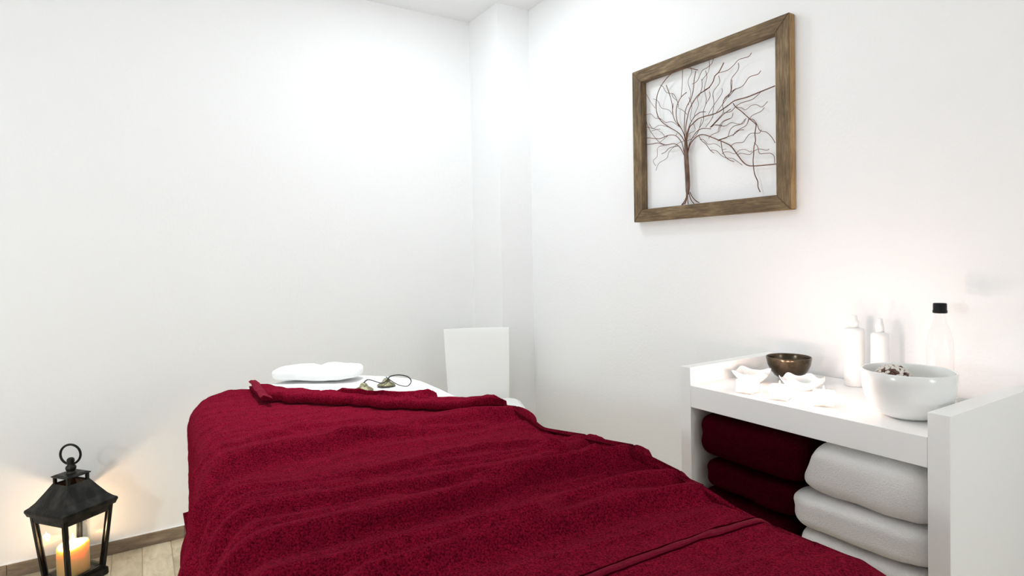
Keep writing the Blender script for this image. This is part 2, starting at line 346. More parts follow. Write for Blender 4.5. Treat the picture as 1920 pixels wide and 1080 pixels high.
# ------------------------------------------------------------------ room shell
XL, XR, YF, YB, ZC = -1.75, 1.810, -1.45, 2.974, 2.519
XCOL, YCOL = 1.614, 2.668
struct(box('floor', XL-.1, XR+.1, YF-.1, YB+.1, -.12, -.003, M['grout'])); FLOOR = bpy.data.objects['floor']
struct(box('ceiling', XL-.1, XR+.1, YF-.1, YB+.1, ZC, ZC+.1, M['ceil']))
struct(box('wall_back', XL-.1, XR+.1, YB, YB+.1, -.003, ZC, M['wall']))
struct(box('wall_right', XR, XR+.1, YF, YB, -.003, ZC, M['wall']))
struct(box('wall_left', XL-.1, XL, YF, YB, -.003, ZC, M['wall']))
struct(box('wall_front', XL, XR, YF-.1, YF, -.003, ZC, M['wall']))
struct(box('wall_corner', XCOL, XR, YCOL, YB, -.003, ZC, M['wall']))
# floor planks: separate pieces with recessed joints
PW, PL, JT = .1055, .72, .0025
meshes = []
for k in range(3):
    bm = bmesh.new(); add_box(bm, JT/2, PW-JT/2, JT/2, PL-JT/2, -.012, 0, .0012, 1); me = bpy.data.meshes.new('plank'); bm.to_mesh(me); bm.free(); me.materials.append(M['plank']); meshes.append(me)
def clipped(x0, x1, y0, y1):
    bm = bmesh.new(); add_box(bm, x0, x1, y0, y1, -.012, 0, .0012, 1); me = bpy.data.meshes.new('plank'); bm.to_mesh(me); bm.free(); me.materials.append(M['plank']); return me
x = .094 - PW*18; ci = 0
while x < XR:
    y = YB - PL*((.55, .95, .25, .75)[ci % 4]); first = True; top = YB
    while top > YF:
        y0 = max(y, YF); xa, xb = max(x, XL), min(x+PW, XR)
        if xb-xa > .01 and top-y0 > .02:
            full = abs(top-y0-PL) < 1e-4 and abs(xb-xa-PW) < 1e-4
            if full: me = meshes[ci % 3]; lo = (x, y0, 0)
            else: me = clipped(xa+JT/2, xb-JT/2, y0+JT/2, top-JT/2); lo = (0, 0, 0)
            o = bpy.data.objects.new('plank', me); COL.objects.link(o); o.location = lo; o.parent = FLOOR
        top = y; y -= PL
    x += PW; ci += 1
# skirting tiles
def skirting(name, a, b, horizontal, wallc, sgn, j0):
    BH, BT = .053, .009
    root = bpy.data.objects.new(name, None); COL.objects.link(root); struct(root)
    c = j0
    while c > a: c -= .60
    while c < b:
        s, e = max(c, a)+.001, min(c+.60, b)-.001
        if e-s > .01:
            lo, hi = sorted((wallc, wallc+sgn*BT))
            if horizontal: box('tile', s, e, lo, hi, .0005, BH, M['skirt'], root, .001)
            else: box('tile', lo, hi, s, e, .0005, BH, M['skirt'], root, .001)
        c += .60
    lo, hi = sorted((wallc, wallc+sgn*.007))
    if horizontal: box('sealant_bead', a, b, lo, hi, BH, BH+.004, M['caulk'], root, .0015)
    else: box('sealant_bead', lo, hi, a, b, BH, BH+.004, M['caulk'], root, .0015)
skirting('baseboard_back', XL, XCOL, True, YB, -1, .147)
skirting('baseboard_right', YF, YCOL, False, XR, -1, .3)
skirting('baseboard_left', YF, YB, False, XL, 1, .2)
skirting('baseboard_front', XL, XR, True, YF, 1, 0)

# ------------------------------------------------------------------ massage table, sheet, burgundy towel
TH = math.radians(-1.0)          # the table leans a touch to the right towards its head
TC = Vector((.512, 1.36)); HW, HL = .392, 1.055      # outer half width / half length of the padded top
def to_local(x, y):
    dx, dy = x-TC.x, y-TC.y; c, s = math.cos(-TH), math.sin(-TH); return dx*c-dy*s, dx*s+dy*c
def to_world(x, y):
    c, s = math.cos(TH), math.sin(TH); return TC.x+x*c-y*s, TC.y+x*s+y*c
def core_sdf(lx, ly, re, grow=0):
    """signed distance + outward normal of the flat core (rounded rectangle, big radius at the head)"""
    hw, hl = HW-re+grow, HL-re+grow
    rad = (.335 if ly > 0 else .10)
    qx, qy = abs(lx)-(hw-rad), abs(ly)-(hl-rad)
    sx, sy = (1 if lx >= 0 else -1), (1 if ly >= 0 else -1)
    if qx > 0 and qy > 0:
        l = math.hypot(qx, qy); return l-rad, sx*qx/l, sy*qy/l
    if qx > qy: return qx-rad, sx, 0.
    return qy-rad, 0., sy
def wrap(x, y, re, ztop, grow=0, flare=0.0):
    lx, ly = to_local(x, y); d, nx, ny = core_sdf(lx, ly, re, grow)
    if d <= 0: return Vector((x, y, ztop)), Vector((0, 0, 1)), d
    bx, by = lx-nx*d, ly-ny*d; a = d/re
    if a < PI/2:
        o, dz, nn = re*math.sin(a), -re*(1-math.cos(a)), (math.sin(a), math.cos(a))
    else:
        h = d-re*PI/2; o, dz, nn = re+flare*h, -re-h*math.sqrt(max(0, 1-flare*flare)), (1, 0)
    X, Y = to_world(bx+nx*o, by+ny*o); wx, wy = to_world(nx, ny); wx -= TC.x; wy -= TC.y
    return Vector((X, Y, ztop+dz)), Vector((wx*nn[0], wy*nn[0], nn[1])).normalized(), d
def slab(name, zt, zb, re, grow, mt, parent, puff=None, rings=10, n=140, depth_rings=10):
    hw, hl = HW-re+grow, HL-re+grow
    out = []
    for k in range(n):                       # core outline by marching rays from the centre
        a = 2*PI*k/n; dx, dy = math.cos(a)*.42, math.sin(a); lo, hi = 0, 2
        for _ in range(40):
            mid = (lo+hi)/2
            if core_sdf(dx*mid, dy*mid, re, grow)[0] < 0: lo = mid
            else: hi = mid
        out.append((dx*lo, dy*lo))
    vs, fs = [], []; rows = []
    def add(P, N): vs.append(tuple(P)); return len(vs)-1
    for i in range(1, rings+1):
        t = i/rings; row = []
        for (px, py) in out:
            X, Y = to_world(px*t, py*t); P = Vector((X, Y, zt))
            P.z += puff(P, Vector((0, 0, 1)), 0) if puff else 0
            row.append(add(P, None))
        rows.append(row)
    D = re*PI/2 + (zt-re-zb)
    for i in range(1, depth_rings+1):
        d = D*i/depth_rings; row = []
        for (px, py) in out:
            _, nx, ny = core_sdf(px*1.0001, py*1.0001, re, grow)
            X, Y = to_world(px+nx*d, py+ny*d)
            P, N, _ = wrap(X, Y, re, zt, grow)
            if puff: P = P + N*puff(P, N, d)
            row.append(add(P, N))
        rows.append(row)
    c = add(Vector((*to_world(0, 0), zt)), None)
    for k in range(n): fs.append((c, rows[0][k], rows[0][(k+1) % n]))
    for i in range(len(rows)-1):
        for k in range(n): k2 = (k+1) % n; fs.append((rows[i][k], rows[i+1][k], rows[i+1][k2], rows[i][k2]))
    return vs, fs, rows
# table body
TBL = thing('massage_table', 'massage table with a rounded head end under the white sheet and burgundy towel', 'massage table', (TC.x, TC.y, 0), TH)
ZT = .742
vs, fs, rows = slab('mattress', ZT, .655, .055, -.012, None, None)
c = len(vs); vs.append((*to_world(0, 0), .655)); fs += [(c, rows[-1][(k+1) % 140], rows[-1][k]) for k in range(140)]
inv = Matrix.Translation((TC.x, TC.y, 0)) @ Matrix.Rotation(TH, 4, 'Z'); inv.invert()
o = from_py('mattress', [tuple(inv @ Vector(v)) for v in vs], fs, M['pad'], TBL, True)
bm = bmesh.new(); add_box(bm, -.33, .33, -.98, .72, .56, .654, .004); from_bm('frame', bm, M['wood'], TBL)
for sx in (-1, 1):
    for sy, yy in ((-1, -.86), (1, .62)):
        bm = bmesh.new(); add_box(bm, sx*.29-.028, sx*.29+.028, yy-.028, yy+.028, .0, .56, .004); from_bm('leg', bm, M['wood'], TBL)
# fitted sheet
def sheet_puff(P, N, d):
    a = noise.noise(P*7)*.0035 + noise.noise(P*19)*.0012
    if d > .06: a += .004 + .006*noise.noise(Vector((P.x*14, P.y*14, P.z*3)))
    # a soft fold of the sheet bellying out at the left head corner
    q = Vector((P.x-.175, P.y-2.26, P.z-.635)).length
    if d > .05: a += .060*math.exp(-(q/.085)**2)
    return a
vs, fs, rows = slab('sheet', ZT+.006, .56, .055, .003, None, None, sheet_puff, 26, 200, 22)
SH = from_py('fitted_sheet', vs, fs, M['sheet'], None, True)
tag(SH, 'white cotton sheet over the head end of the massage table', 'sheet')

# the big burgundy towel, draped over the sheet
def seg_dist(px, py, poly):
    best = (1e9, 0, 0); n = len(poly)-1
    for i in range(n):
        ax, ay = poly[i]; bx, by = poly[i+1]; ux, uy = bx-ax, by-ay; L2 = ux*ux+uy*uy
        t0 = ((px-ax)*ux+(py-ay)*uy)/L2; t = min(1, max(0, t0))
        qx, qy = ax+ux*t-px, ay+uy*t-py; d = qx*qx+qy*qy
        if d < best[0]:
            s = 1 if qy < 0 else -1           # +1: the point lies beyond the ridge (towards the head)
            best = (d, s, (i+t)/n)
    return math.sqrt(best[0]), best[1], best[2]
def extend(poly):
    if poly[0][0] < 320:
        x_, y_ = poly[0]; poly = [(x_-330, y_-330), (x_-190, y_-165), (x_-70, y_-35)] + poly
    return poly
RD = [(h/1000*2.3, a/1000, b/1000, [(p[0]/1000, p[1]/1000) for p in extend(poly)]) for h, a, b, poly in RIDGES]
def lerp_poly(poly, x, extend=-.75):
    if x <= poly[0][0]: return poly[0][1] + (x-poly[0][0])*extend
    for i in range(len(poly)-1):
        if poly[i][0] <= x <= poly[i+1][0]:
            t = (x-poly[i][0])/max(1e-6, poly[i+1][0]-poly[i][0]); return poly[i][1]*(1-t)+poly[i+1][1]*t
    return poly[-1][1] + (x-poly[-1][0])*-1.0
EDGE = [(x, y-.008) for x, y in EDGE_LINE if x < .875 and not (x > .852 and y < 1.5)]
BL_T = ZT + .020; RE = .065
def towel_point(x, y, lift=0):
    side = to_local(x, y)[0]
    fl = 0.02
    if side < 0: fl = min(.36, max(.0, (1.84-y)*.45))
    P, N, d = wrap(x, y, RE, BL_T, .012, fl)
    h = lift; fade = 1 if side < 0 or d < .05 else math.exp(-((d-.05)/.05)**2)
    for (ht, a, b, poly) in RD:
        if not (min(p[1] for p in poly)-.15 < y < max(p[1] for p in poly)+.22): continue
        dd, s, t = seg_dist(x, y, poly); wd = a if s > 0 else b
        if dd < wd*3: h += ht*fade*math.exp(-(dd/wd)**2)
    h += .005*noise.noise(Vector((x*3, y*7, 1.3))) + .0035*noise.noise(Vector((x*6, y*20, 4.1))) + .0016*noise.noise(Vector((x*40, y*60, 2))) + .0045*max(0, 1-abs(2.6*noise.noise(Vector((x*1.6+3, y*13, 7.7)))))**3
    if d > .09:
        k = min(1, (d-.09)/.2)*(min(1, max(.15, (2.0-y)/.35)) if side < 0 else 1)
        h += k*.011*math.sin(y*26 + 3*noise.noise(Vector((y*4, 0, 0))) + x*3) * (1 if d < .5 else .7) + .004*k
    return P + N*max(h, -.006), N
NX, NY = 210, 300
x0, x1, y0 = -.30, 1.30, .10
vs, fs = [], []
for i in range(NX+1):
    x = x0+(x1-x0)*i/NX
    ye = lerp_poly(EDGE, x, -.35) if x < .86 else 1.55-(x-.86)*.2
    for j in range(NY+1):
        y = y0+(ye-y0)*j/NY
        P, N = towel_point(x, y); vs.append(tuple(P))
for i in range(NX):
    for j in range(NY): a = i*(NY+1)+j; fs.append((a, a+NY+1, a+NY+2, a+1))
TW = from_py('draped_towel', vs, fs, M['towel_r'], None, True)
tag(TW, 'large burgundy terry towel draped over the massage table with its head end folded back', 'towel')
md = TW.modifiers.new('thickness', 'SOLIDIFY'); md.thickness = .007; md.offset = -1
def resample(poly, n):
    L = [0]
    for i in range(1, len(poly)): L.append(L[-1]+math.dist(poly[i], poly[i-1]))
    out = []
    for k in range(n+1):
        t = L[-1]*k/n; i = 0
        while i < len(L)-2 and L[i+1] < t: i += 1
        u = (t-L[i])/(L[i+1]-L[i]); out.append(tuple(poly[i][q]+(poly[i+1][q]-poly[i][q])*u for q in (0, 1)))
    return out
def flap(name, far, near, base, thick, n=110, nv=16, seed=0):
    """a strip of towel folded back: top skin, a rolled near edge and an under skin"""
    F, Nn = resample(far, n), resample(near, n); prof = []
    for k in range(nv+1):
        v = k/nv; prof.append((v, .004+thick*(.35+.65*min(1, v*1.6))))
    for k in range(1, 7):
        a = PI*k/6; prof.append((1+.06*math.sin(a), .003+thick*(.5+.5*math.cos(a))))
    prof.append((.5, .002)); prof.append((.02, .002))
    vs, fs = [], []; m_ = len(prof)
    for i in range(n+1):
        e = min(1, i/5, (n-i)/5); fade = .35+.65*e
        for (v, hh) in prof:
            x = F[i][0]+(Nn[i][0]-F[i][0])*v; y = F[i][1]+(Nn[i][1]-F[i][1])*v
            P, N = towel_point(x, y)
            wv = .003*noise.noise(Vector((x*9, y*9, seed)))+.003*math.sin(v*7+x*5)
            vs.append(tuple(P+N*(base+(hh*fade)+(wv if hh > thick*.3 else 0))))
    for i in range(n):
        for k in range(m_): k2 = (k+1) % m_; fs.append((i*m_+k, (i+1)*m_+k, (i+1)*m_+k2, i*m_+k2))
    fs.append(tuple(range(m_))); fs.append(tuple(n*m_+k for k in range(m_))[::-1])
    return from_py(name, vs, fs, M['towel_r'], TW, True)
FAR1 = [p for p in FLAP_FAR]; flap('folded_flap', FAR1, FLAP_NEAR, .001, .026)
flap('folded_flap', FLAP2_FAR, FLAP2_NEAR, .024, .017, 60, 10, 3)
def strip(name, A, B, lift, mt, n=80, m_=5, edge=-.002):
    A, B = resample(A, n), resample(B, n); vs, fs = [], []
    for i in range(n+1):
        for k in range(m_+1):
            t = k/m_; x = A[i][0]+(B[i][0]-A[i][0])*t; y = A[i][1]+(B[i][1]-A[i][1])*t
            P, N = towel_point(x, y); vs.append(tuple(P+N*(lift if 0 < k < m_ else edge)))
    for i in range(n):
        for k in range(m_): a = i*(m_+1)+k; fs.append((a, a+m_+1, a+m_+2, a+1))
    return from_py(name, vs, fs, mt, TW, True)
xs = [-.28+1.56*k/120 for k in range(121)]
bu = lambda x: .632-.012*max(0, (x-.55)/.3)**2
for a_, b_, lf, mt_ in ((0, .015, .0028, 'band'),):
    bandA = [(x, bu(x)-a_) for x in xs]; bandB = [(x, bu(x)-b_) for x in xs]
    strip('woven_band', bandA, bandB, .0028, M['band'], 160)['label'] = 'flat woven border band across the towel'
for a_, b_ in ((-.0035, 0), (.015, .0185)):
    strip('band_groove_shade', [(x, bu(x)-a_) for x in xs], [(x, bu(x)-b_) for x in xs], .0016, M['groove'], 160, 3)['label'] = 'dark strip for groove shade beside the border band'
# hem of the folded-back corner
hemA = [(.318, 2.236), (.309, 1.945)]; hemB = [(.345, 2.222), (.338, 1.900)]
strip('hem', hemA, hemB, .029, M['band'], 30, 4, .024)['label'] = 'flat selvage hem at the folded corner'

bm = bmesh.new(); grid = []
for i in range(13):
    row = []
    for j in range(9):
        u, v = i/12, j/8
        y = 1.80+.24*u; z = .45-.160*v*(math.sin(PI*min(1, .12+.88*u))**.35 if u > .5 else .55+.45*u/.5)
        row.append(bm.verts.new((.097+.03*(1-v)**2+.012*math.sin(u*9)+.010*v-.010*math.sin(v*PI), y, z)))
    grid.append(row)
for i in range(12):
    for j in range(8): bm.faces.new((grid[i][j], grid[i+1][j], grid[i+1][j+1], grid[i][j+1]))
o = from_bm('hanging_corner', bm, M['towel_r'], TW, True); md = o.modifiers.new('thickness', 'SOLIDIFY'); md.thickness = .010; md.offset = 0

# ------------------------------------------------------------------ pillow and finger cymbals on the sheet
def cushion(name, sx, sy, sz, mt, fn=None, e1=.45, e2=.5, nu=64, nv=40, parent=None, noise_amp=.008, nsc=9, seed=0):
    def pw(v, e): return math.copysign(abs(v)**e, v)
    vs, fs = [], []
    for j in range(nv+1):
        ph = -PI/2+PI*j/nv
        for i in range(nu):
            th = 2*PI*i/nu
            p = Vector((sx*pw(math.cos(ph), e1)*pw(math.cos(th), e2), sy*pw(math.cos(ph), e1)*pw(math.sin(th), e2), sz*pw(math.sin(ph), e1)))
            q = p + Vector((seed*3.1, seed*1.7, seed))
            nrm = Vector((p.x/sx**2, p.y/sy**2, p.z/sz**2)); nrm.normalize()
            p += nrm*(noise_amp*noise.noise(q*nsc)+noise_amp*.4*noise.noise(q*nsc*2.7))
            if fn: p = fn(p)
            vs.append(tuple(p))
    for j in range(nv):
        for i in range(nu):
            i2 = (i+1) % nu; fs.append((j*nu+i, j*nu+i2, (j+1)*nu+i2, (j+1)*nu+i))
    bm = bmesh.new(); bv = [bm.verts.new(v) for v in vs]
    for f in fs: bm.faces.new([bv[k] for k in f])
    bmesh.ops.remove_doubles(bm, verts=bm.verts, dist=1e-5)
    return from_bm(name, bm, mt, parent, True)
def pil_fn(p):
    x = p.x; crease = math.exp(-((x+.005)/.014)**2)*.010
    if p.z > 0: p.z -= crease; p.z *= 1+.25*(x/.2)
    return p
PILL = cushion('head_pillow', .165, .075, .026, M['sheet'], pil_fn, .55, .55, noise_amp=.006, nsc=12)
PILL.location = (.572, 2.305, ZT+.038); PILL.rotation_euler = (0, 0, math.radians(-33))
tag(PILL, 'small white creased pillow at the head of the massage table', 'pillow')
CY = thing('finger_cymbals', 'pair of small bronze hand cymbals joined by a dark cord on the white sheet', 'cymbals', (.690, 2.025, ZT+.0078))
cprof = [(.0005, .026), (.007, .0255), (.0105, .023), (.0135, .017), (.0165, .0125), (.024, .009), (.031, .004), (.033, .0005), (.030, .0005), (.022, .006), (.012, .012), (.0005, .018)]
c1 = lathe('cymbal', cprof, M['brass'], CY, 40, (-.035, -.005, .0)); 
c2 = lathe('cymbal', cprof, M['brass'], CY, 40, (.054, .017, .0012)); c2.rotation_euler = (math.radians(-3), math.radians(3), 0)

# ------------------------------------------------------------------ chair in the corner
CH = thing('chair', 'white chair with a plain square back in the corner behind the massage table', 'chair', (1.345, 2.42, 0), math.radians(-24))
def back_panel():
    bm = bmesh.new(); n, h = 14, 12; F, B = [], []
    for j in range(h+1):
        z = .40+.445*j/h; t = j/h; hw = .148+.018*t; lean = .07*t*t+.01
        for i in range(n+1):
            s = -1+2*i/n; x = hw*s; y = .175+lean-.012*s*s*0+.018*(1-s*s)
            F.append(bm.verts.new((x, y-.006, z))); B.append(bm.verts.new((x, y+.008, z)))
    w_ = n+1
    for j in range(h):
        for i in range(n):
            a = j*w_+i
            bm.faces.new((F[a], F[a+1], F[a+w_+1], F[a+w_])); bm.faces.new((B[a], B[a+w_], B[a+w_+1], B[a+1]))
    for j in range(h):
        for i in (0, n):
            a = j*w_+i; bm.faces.new((F[a], F[a+w_], B[a+w_], B[a]))
    for i in range(n):
        for j in (0, h):
            a = j*w_+i; bm.faces.new((F[a], B[a], B[a+1], F[a+1]))
    return bm
o = from_bm('backrest', back_panel(), M['chair'], CH, True); md = o.modifiers.new('b', 'BEVEL'); md.width = .003; md.segments = 2; md.limit_method = 'ANGLE'
bm = bmesh.new()
def seat_ring(z, inset):
    pts = []
    for (cx, cy, a0) in ((.205-.07, -.19+.07, -90), (.20-.06, .17-.06, 0), (-.20+.06, .17-.06, 90), (-.205+.07, -.19+.07, 180)):
        rr = .07 if cy < 0 else .06
        for k in range(7):
            a = math.radians(a0+90*k/6); pts.append(bm.verts.new((cx+(rr-inset)*math.cos(a), cy+(rr-inset)*math.sin(a), z)))
    return pts
R_ = [seat_ring(.452, .014), seat_ring(.460, .003), seat_ring(.478, 0), seat_ring(.498, .005), seat_ring(.507, .022)]
for a, b in zip(R_, R_[1:]):
    for k in range(28): bm.faces.new((a[k], a[(k+1) % 28], b[(k+1) % 28], b[k]))
bm.faces.new(R_[0][::-1]); bm.faces.new(R_[-1])
from_bm('seat', bm, M['chair'], CH)
for sx in (-1, 1):
    for sy in (-1, 1): tube('leg', [(sx*.135, sy*.11, .46), (sx*.165, sy*.165, 0.006)], [.015, .010], M['chair'], CH, 12)

# ------------------------------------------------------------------ shelf unit
XF, XBK = 1.368, 1.798
YL0, YL1, YR0, YR1 = 1.2035, 1.241, .5825, .5415
ZTOP, ZS, ZSL = .8665, .8145, .7505
CAB = thing('shelf_unit', 'white open shelf unit with raised side panels against the right wall', 'shelf unit', (XF, YR1, 0))
def cbox(name, x0, x1, y0, y1, z0, z1, bev=.0012): return box(name, x0-XF, x1-XF, y0-YR1, y1-YR1, z0, z1, M['white'], CAB, bev)
cbox('side_panel', XF, XBK, YL0, YL1, 0, ZTOP); cbox('side_panel', XF, XBK, YR1, YR0, 0, ZTOP)
cbox('top_shelf', XF+.0005, XBK, YR0+.0005, YL0-.0005, ZSL, ZS)
cbox('lower_shelf', XF+.0005, XBK-.012, YR0+.0005, YL0-.0005, .276, .335)
cbox('back_panel', XBK-.012, XBK, YR0+.0005, YL0-.0005, .05, ZSL-.0005, .0005)
cbox('plinth_board', XF+.03, XF+.048, YR0+.0005, YL0-.0005, 0, .07)
# folded towels: stacked, each its own thing
def folded(name, cx, cy, z0, sx, sy, h, mt, seed, label, group, tilt=0, gro=.007, slant=0):
    def fn(p):
        # the fold's layers: shallow grooves round the front and ends
        t = p.z/(h/2); k = abs(p.x)/sx if abs(p.x)/sx > abs(p.y)/sy else abs(p.y)/sy
        if k > .75:
            g = gro*math.exp(-((t-.05-.25*noise.noise(Vector((p.x*5, p.y*5, seed))))/.16)**2)*(k-.75)/.25
            p.x -= math.copysign(g, p.x)*(abs(p.x)/sx); p.y -= math.copysign(g, p.y)*(abs(p.y)/sy)
        cr = noise.noise(Vector((p.x*16+seed, p.y*24, p.z*10+seed)))
        p.z += .003*cr
        if p.y > 0: p.y -= slant*(t+1)*.5*p.y/sy
        return p
    o = cushion(name, sx, sy, h/2, mt, fn, .42, .30, 96, 44, None, .0065, 8, seed)
    o.location = (cx, cy, z0+h/2); o.rotation_euler = (tilt, 0, 0); tag(o, label, 'towel', group); return o
gw, gr = 'white folded towels on the lower shelf', 'dark burgundy folded towels on the lower shelf'
wlab = ['topmost white folded towel in the right stack under the shelf', 'second white folded towel from the top of the right stack', 'third white folded towel from the top of the right stack', 'bottom white folded towel of the right stack']
yy = YR0+.005
for k, (z0, h, yl, xo) in enumerate(((.603, .142, .897, .004), (.512, .096, .905, 0), (.424, .094, .893, .004), (.336, .092, .88, .006))):
    sy = (yl-yy)/2; folded('folded_towel', XF+.195+xo, yy+sy, z0, .188, sy, h-.004, M['towel_w'], k+1, wlab[k], gw, 0, .0025, (.055, -.01, -.0, 0)[k])
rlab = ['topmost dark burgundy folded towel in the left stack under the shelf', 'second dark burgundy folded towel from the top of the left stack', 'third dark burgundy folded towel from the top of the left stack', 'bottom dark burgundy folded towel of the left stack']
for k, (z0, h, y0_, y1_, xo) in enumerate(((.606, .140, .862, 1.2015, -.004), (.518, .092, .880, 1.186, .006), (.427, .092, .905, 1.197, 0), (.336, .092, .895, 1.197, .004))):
    sy = (y1_-y0_)/2; folded('folded_towel', XF+.195+xo, (y0_+y1_)/2, z0, .188, sy, h-.004, M['towel_shaded'], k+11, rlab[k], gr, 0, .003)

# ------------------------------------------------------------------ things on top of the shelf unit
ZZ = ZS+.0006
def wall_of(outer, t):            # closed profile of a thin vessel from its outer profile (bottom to rim)
    inner = [(max(r_-t, .0006), z_+(t if i == 0 else 0)) for i, (r_, z_) in enumerate(outer)][::-1]
    inner = [(r_, max(z_, outer[0][1]+t)) for r_, z_ in inner]
    rim = [(outer[-1][0]-t*.3, outer[-1][1]+t*.45), (outer[-1][0]-t*.7, outer[-1][1]+t*.45)]
    return [(.0006, outer[0][1])]+outer+rim+inner+[(.0006, outer[0][1]+t), (.0006, outer[0][1])]
# big bowl
BOWL = (1.508, .682)
bo = [(.043, 0), (.050, .002), (.064, .009), (.078, .023), (.0875, .043), (.0925, .066), (.0948, .088), (.0952, .106)]
o = lathe('serving_bowl', wall_of(bo, .005), M['porcelain'], None, 72); o.location = (*BOWL, ZZ)
tag(o, 'large round white porcelain bowl at the near end of the shelf unit', 'bowl')
# ornament ball in the bowl
BALL = thing('ornament_ball', 'brown and white pine cone ball lying in the large white bowl', 'ornament', (BOWL[0]-.006, BOWL[1]+.030, ZZ+.075))
bl = lathe('core', [(.0005, -.040)]+[(.040*math.cos(a), .040*math.sin(a)) for a in [(-80+10*k)*PI/180 for k in range(17)]]+[(.0005, .040)], mat('seed_ball_core', (.10, .05, .035), .8), BALL, 32)
sc_me = []
for cname, cc in (('pale_scale', (.72, .66, .6)), ('brown_scale', (.11, .05, .035))):
    bm = bmesh.new(); bmesh.ops.create_icosphere(bm, subdivisions=1, radius=1)
    for v in bm.verts: v.co = Vector((v.co.x*.0078, v.co.y*.0046, v.co.z*.0026))
    me = bpy.data.meshes.new('scale'); bm.to_mesh(me); bm.free(); me.materials.append(mat(cname, cc, .7)); sc_me.append(me)
for k in range(230):
    zc_ = 1-2*(k+.5)/230; ph = k*2.39996; rr = math.sqrt(1-zc_*zc_); nv_ = Vector((rr*math.cos(ph), rr*math.sin(ph), zc_))
    o = bpy.data.objects.new('scale', sc_me[0 if random.random() < .80 else 1]); COL.objects.link(o); o.parent = BALL
    o.location = nv_*.0405; q = nv_.to_track_quat('Z', 'Y'); o.rotation_euler = (q @ Matrix.Rotation(random.random()*6, 3, 'Z').to_quaternion()).to_euler()
# bronze bowl
bo = [(.020, 0), (.026, .003), (.040, .012), (.052, .027), (.0600, .045), (.0635, .062), (.0640, .068)]
o = lathe('singing_bowl', wall_of(bo, .003), M['bronze_bowl'], None, 64); o.location = (1.668, 1.085, ZZ)
tag(o, 'dark bronze round bowl behind the small white dishes on the shelf unit', 'bowl')
# small white dishes
def dish(name, loc, rz, label, petals, R, H, lip, sq):
    def fn(q, a, rr, z):
        k = (z/H) if H else 0; pet = abs(math.cos(petals*a/2))
        s = 1+sq*(1/max(abs(math.cos(a)), abs(math.sin(a)))-1)*(k**.7) if sq else 1+.10*k*pet
        l = lip*(k**3)*((pet**3 if not sq else abs(math.sin(2*a))**4))
        return (q[0]*s, q[1]*s, z+l)
    bo = [(R*.45, 0), (R*.5, .002), (R*.66, H*.25), (R*.82, H*.55), (R*.94, H*.82), (R, H)]
    o = lathe(name, wall_of(bo, .003), M['porcelain'], None, 96, None, fn); o.location = loc; o.rotation_euler = (0, 0, rz)
    return tag(o, label, 'dish')
dish('square_dish', (1.545, 1.125, ZZ), math.radians(20), 'small white square dish with upturned corners beside the left side panel', 4, .050, .028, .008, .65)
dish('petal_dish', (1.575, .985, ZZ), math.radians(10), 'small white petal edged dish in front of the dark bronze bowl', 6, .054, .026, .008, 0)
# tealights in frosted cups
def flame(parent, z, s, name='flame'):
    return lathe(name, [(.0004, 0), (.0035*s, .003*s), (.0052*s, .009*s), (.0046*s, .015*s), (.0024*s, .023*s), (.0004, .032*s)], M['flame'], parent, 16, (0, 0, z))
def glow(parent, z, power, col, rad):
    l = bpy.data.lights.new('candle_glow', 'POINT'); l.energy = power; l.color = col; l.shadow_soft_size = rad
    o = bpy.data.objects.new('candle_glow', l); COL.objects.link(o); o.parent = parent; o.location = (0, 0, z)
tl = (((1.425, 1.052), 'closest to the left side panel'), ((1.428, .955), 'in the middle of the row of three'), ((1.455, .852), 'beside the large white bowl'))
for k, ((tx, ty), where) in enumerate(tl):
    t = thing('candle_cup', 'low square frosted glass candle cup '+where, 'candle holder', (tx, ty, ZZ), math.radians(8+11*k), 'tealight cups')
    bm = bmesh.new(); add_box(bm, -.024, .024, -.024, .024, 0, .005, .0015); from_bm('base', bm, M['frost'], t)
    for q in range(4):
        bm = bmesh.new(); add_box(bm, -.024, .024, .0205, .024, .005, .034, .001); o = from_bm('side', bm, M['frost'], t); o.rotation_euler = (0, 0, q*PI/2)
    c = thing('tealight', 'lit white tealight in the glass cup '+where, 'candle', (tx, ty, ZZ+.0056), 0, 'tealights')
    lathe('wax', [(.0004, 0), (.0185, 0), (.019, .0005), (.019, .0135), (.0182, .014), (.006, .0128), (.0004, .0128)], M['wax_w'], c, 32)
    lathe('wick', [(.0004, .012), (.0008, .0125), (.0008, .0175), (.0004, .018)], M['wick'], c, 8)
    flame(c, .0165, .8); glow(c, .036, .48, (1, .71, .62), .012)
# bottles
def bottle_white(loc, R, H, hn, label):
    t = thing('lotion_bottle', label, 'bottle', loc, 0, 'white bottles by the wall')
    lathe('body', [(.0005, 0), (R*.93, 0), (R, .004), (R, H-.012), (R*.93, H-.004), (R*.5, H), (.0005, H)], M['plastic'], t, 40)
    lathe('cap', [(.0005, H+.0003), (R*.46, H+.0003), (R*.46, H+hn*.55), (R*.36, H+hn*.62), (R*.30, H+hn*.95), (R*.26, H+hn), (.0005, H+hn)], M['plastic'], t, 32)
bottle_white((1.735, .925, ZZ), .0265, .167, .034, 'white lotion bottle by the wall, farther from the black capped bottle')
bottle_white((1.735, .855, ZZ), .0225, .160, .038, 'white lotion bottle by the wall, nearer to the black capped bottle')
t = thing('oil_bottle', 'tall clear bottle with a black screw cap by the wall', 'bottle', (1.725, .705, ZZ))
hb = .236
lathe('body', [(.0006, 0), (.028, 0), (.030, .004), (.030, .13), (.029, .15), (.023, .18), (.0155, .20), (.0135, .215), (.0135, hb), (.0118, hb), (.0118, .215), (.0138, .20), (.0214, .18), (.0276, .15), (.0285, .13), (.0285, .005), (.0006, .005), (.0006, 0)], M['bottle'], t, 48)
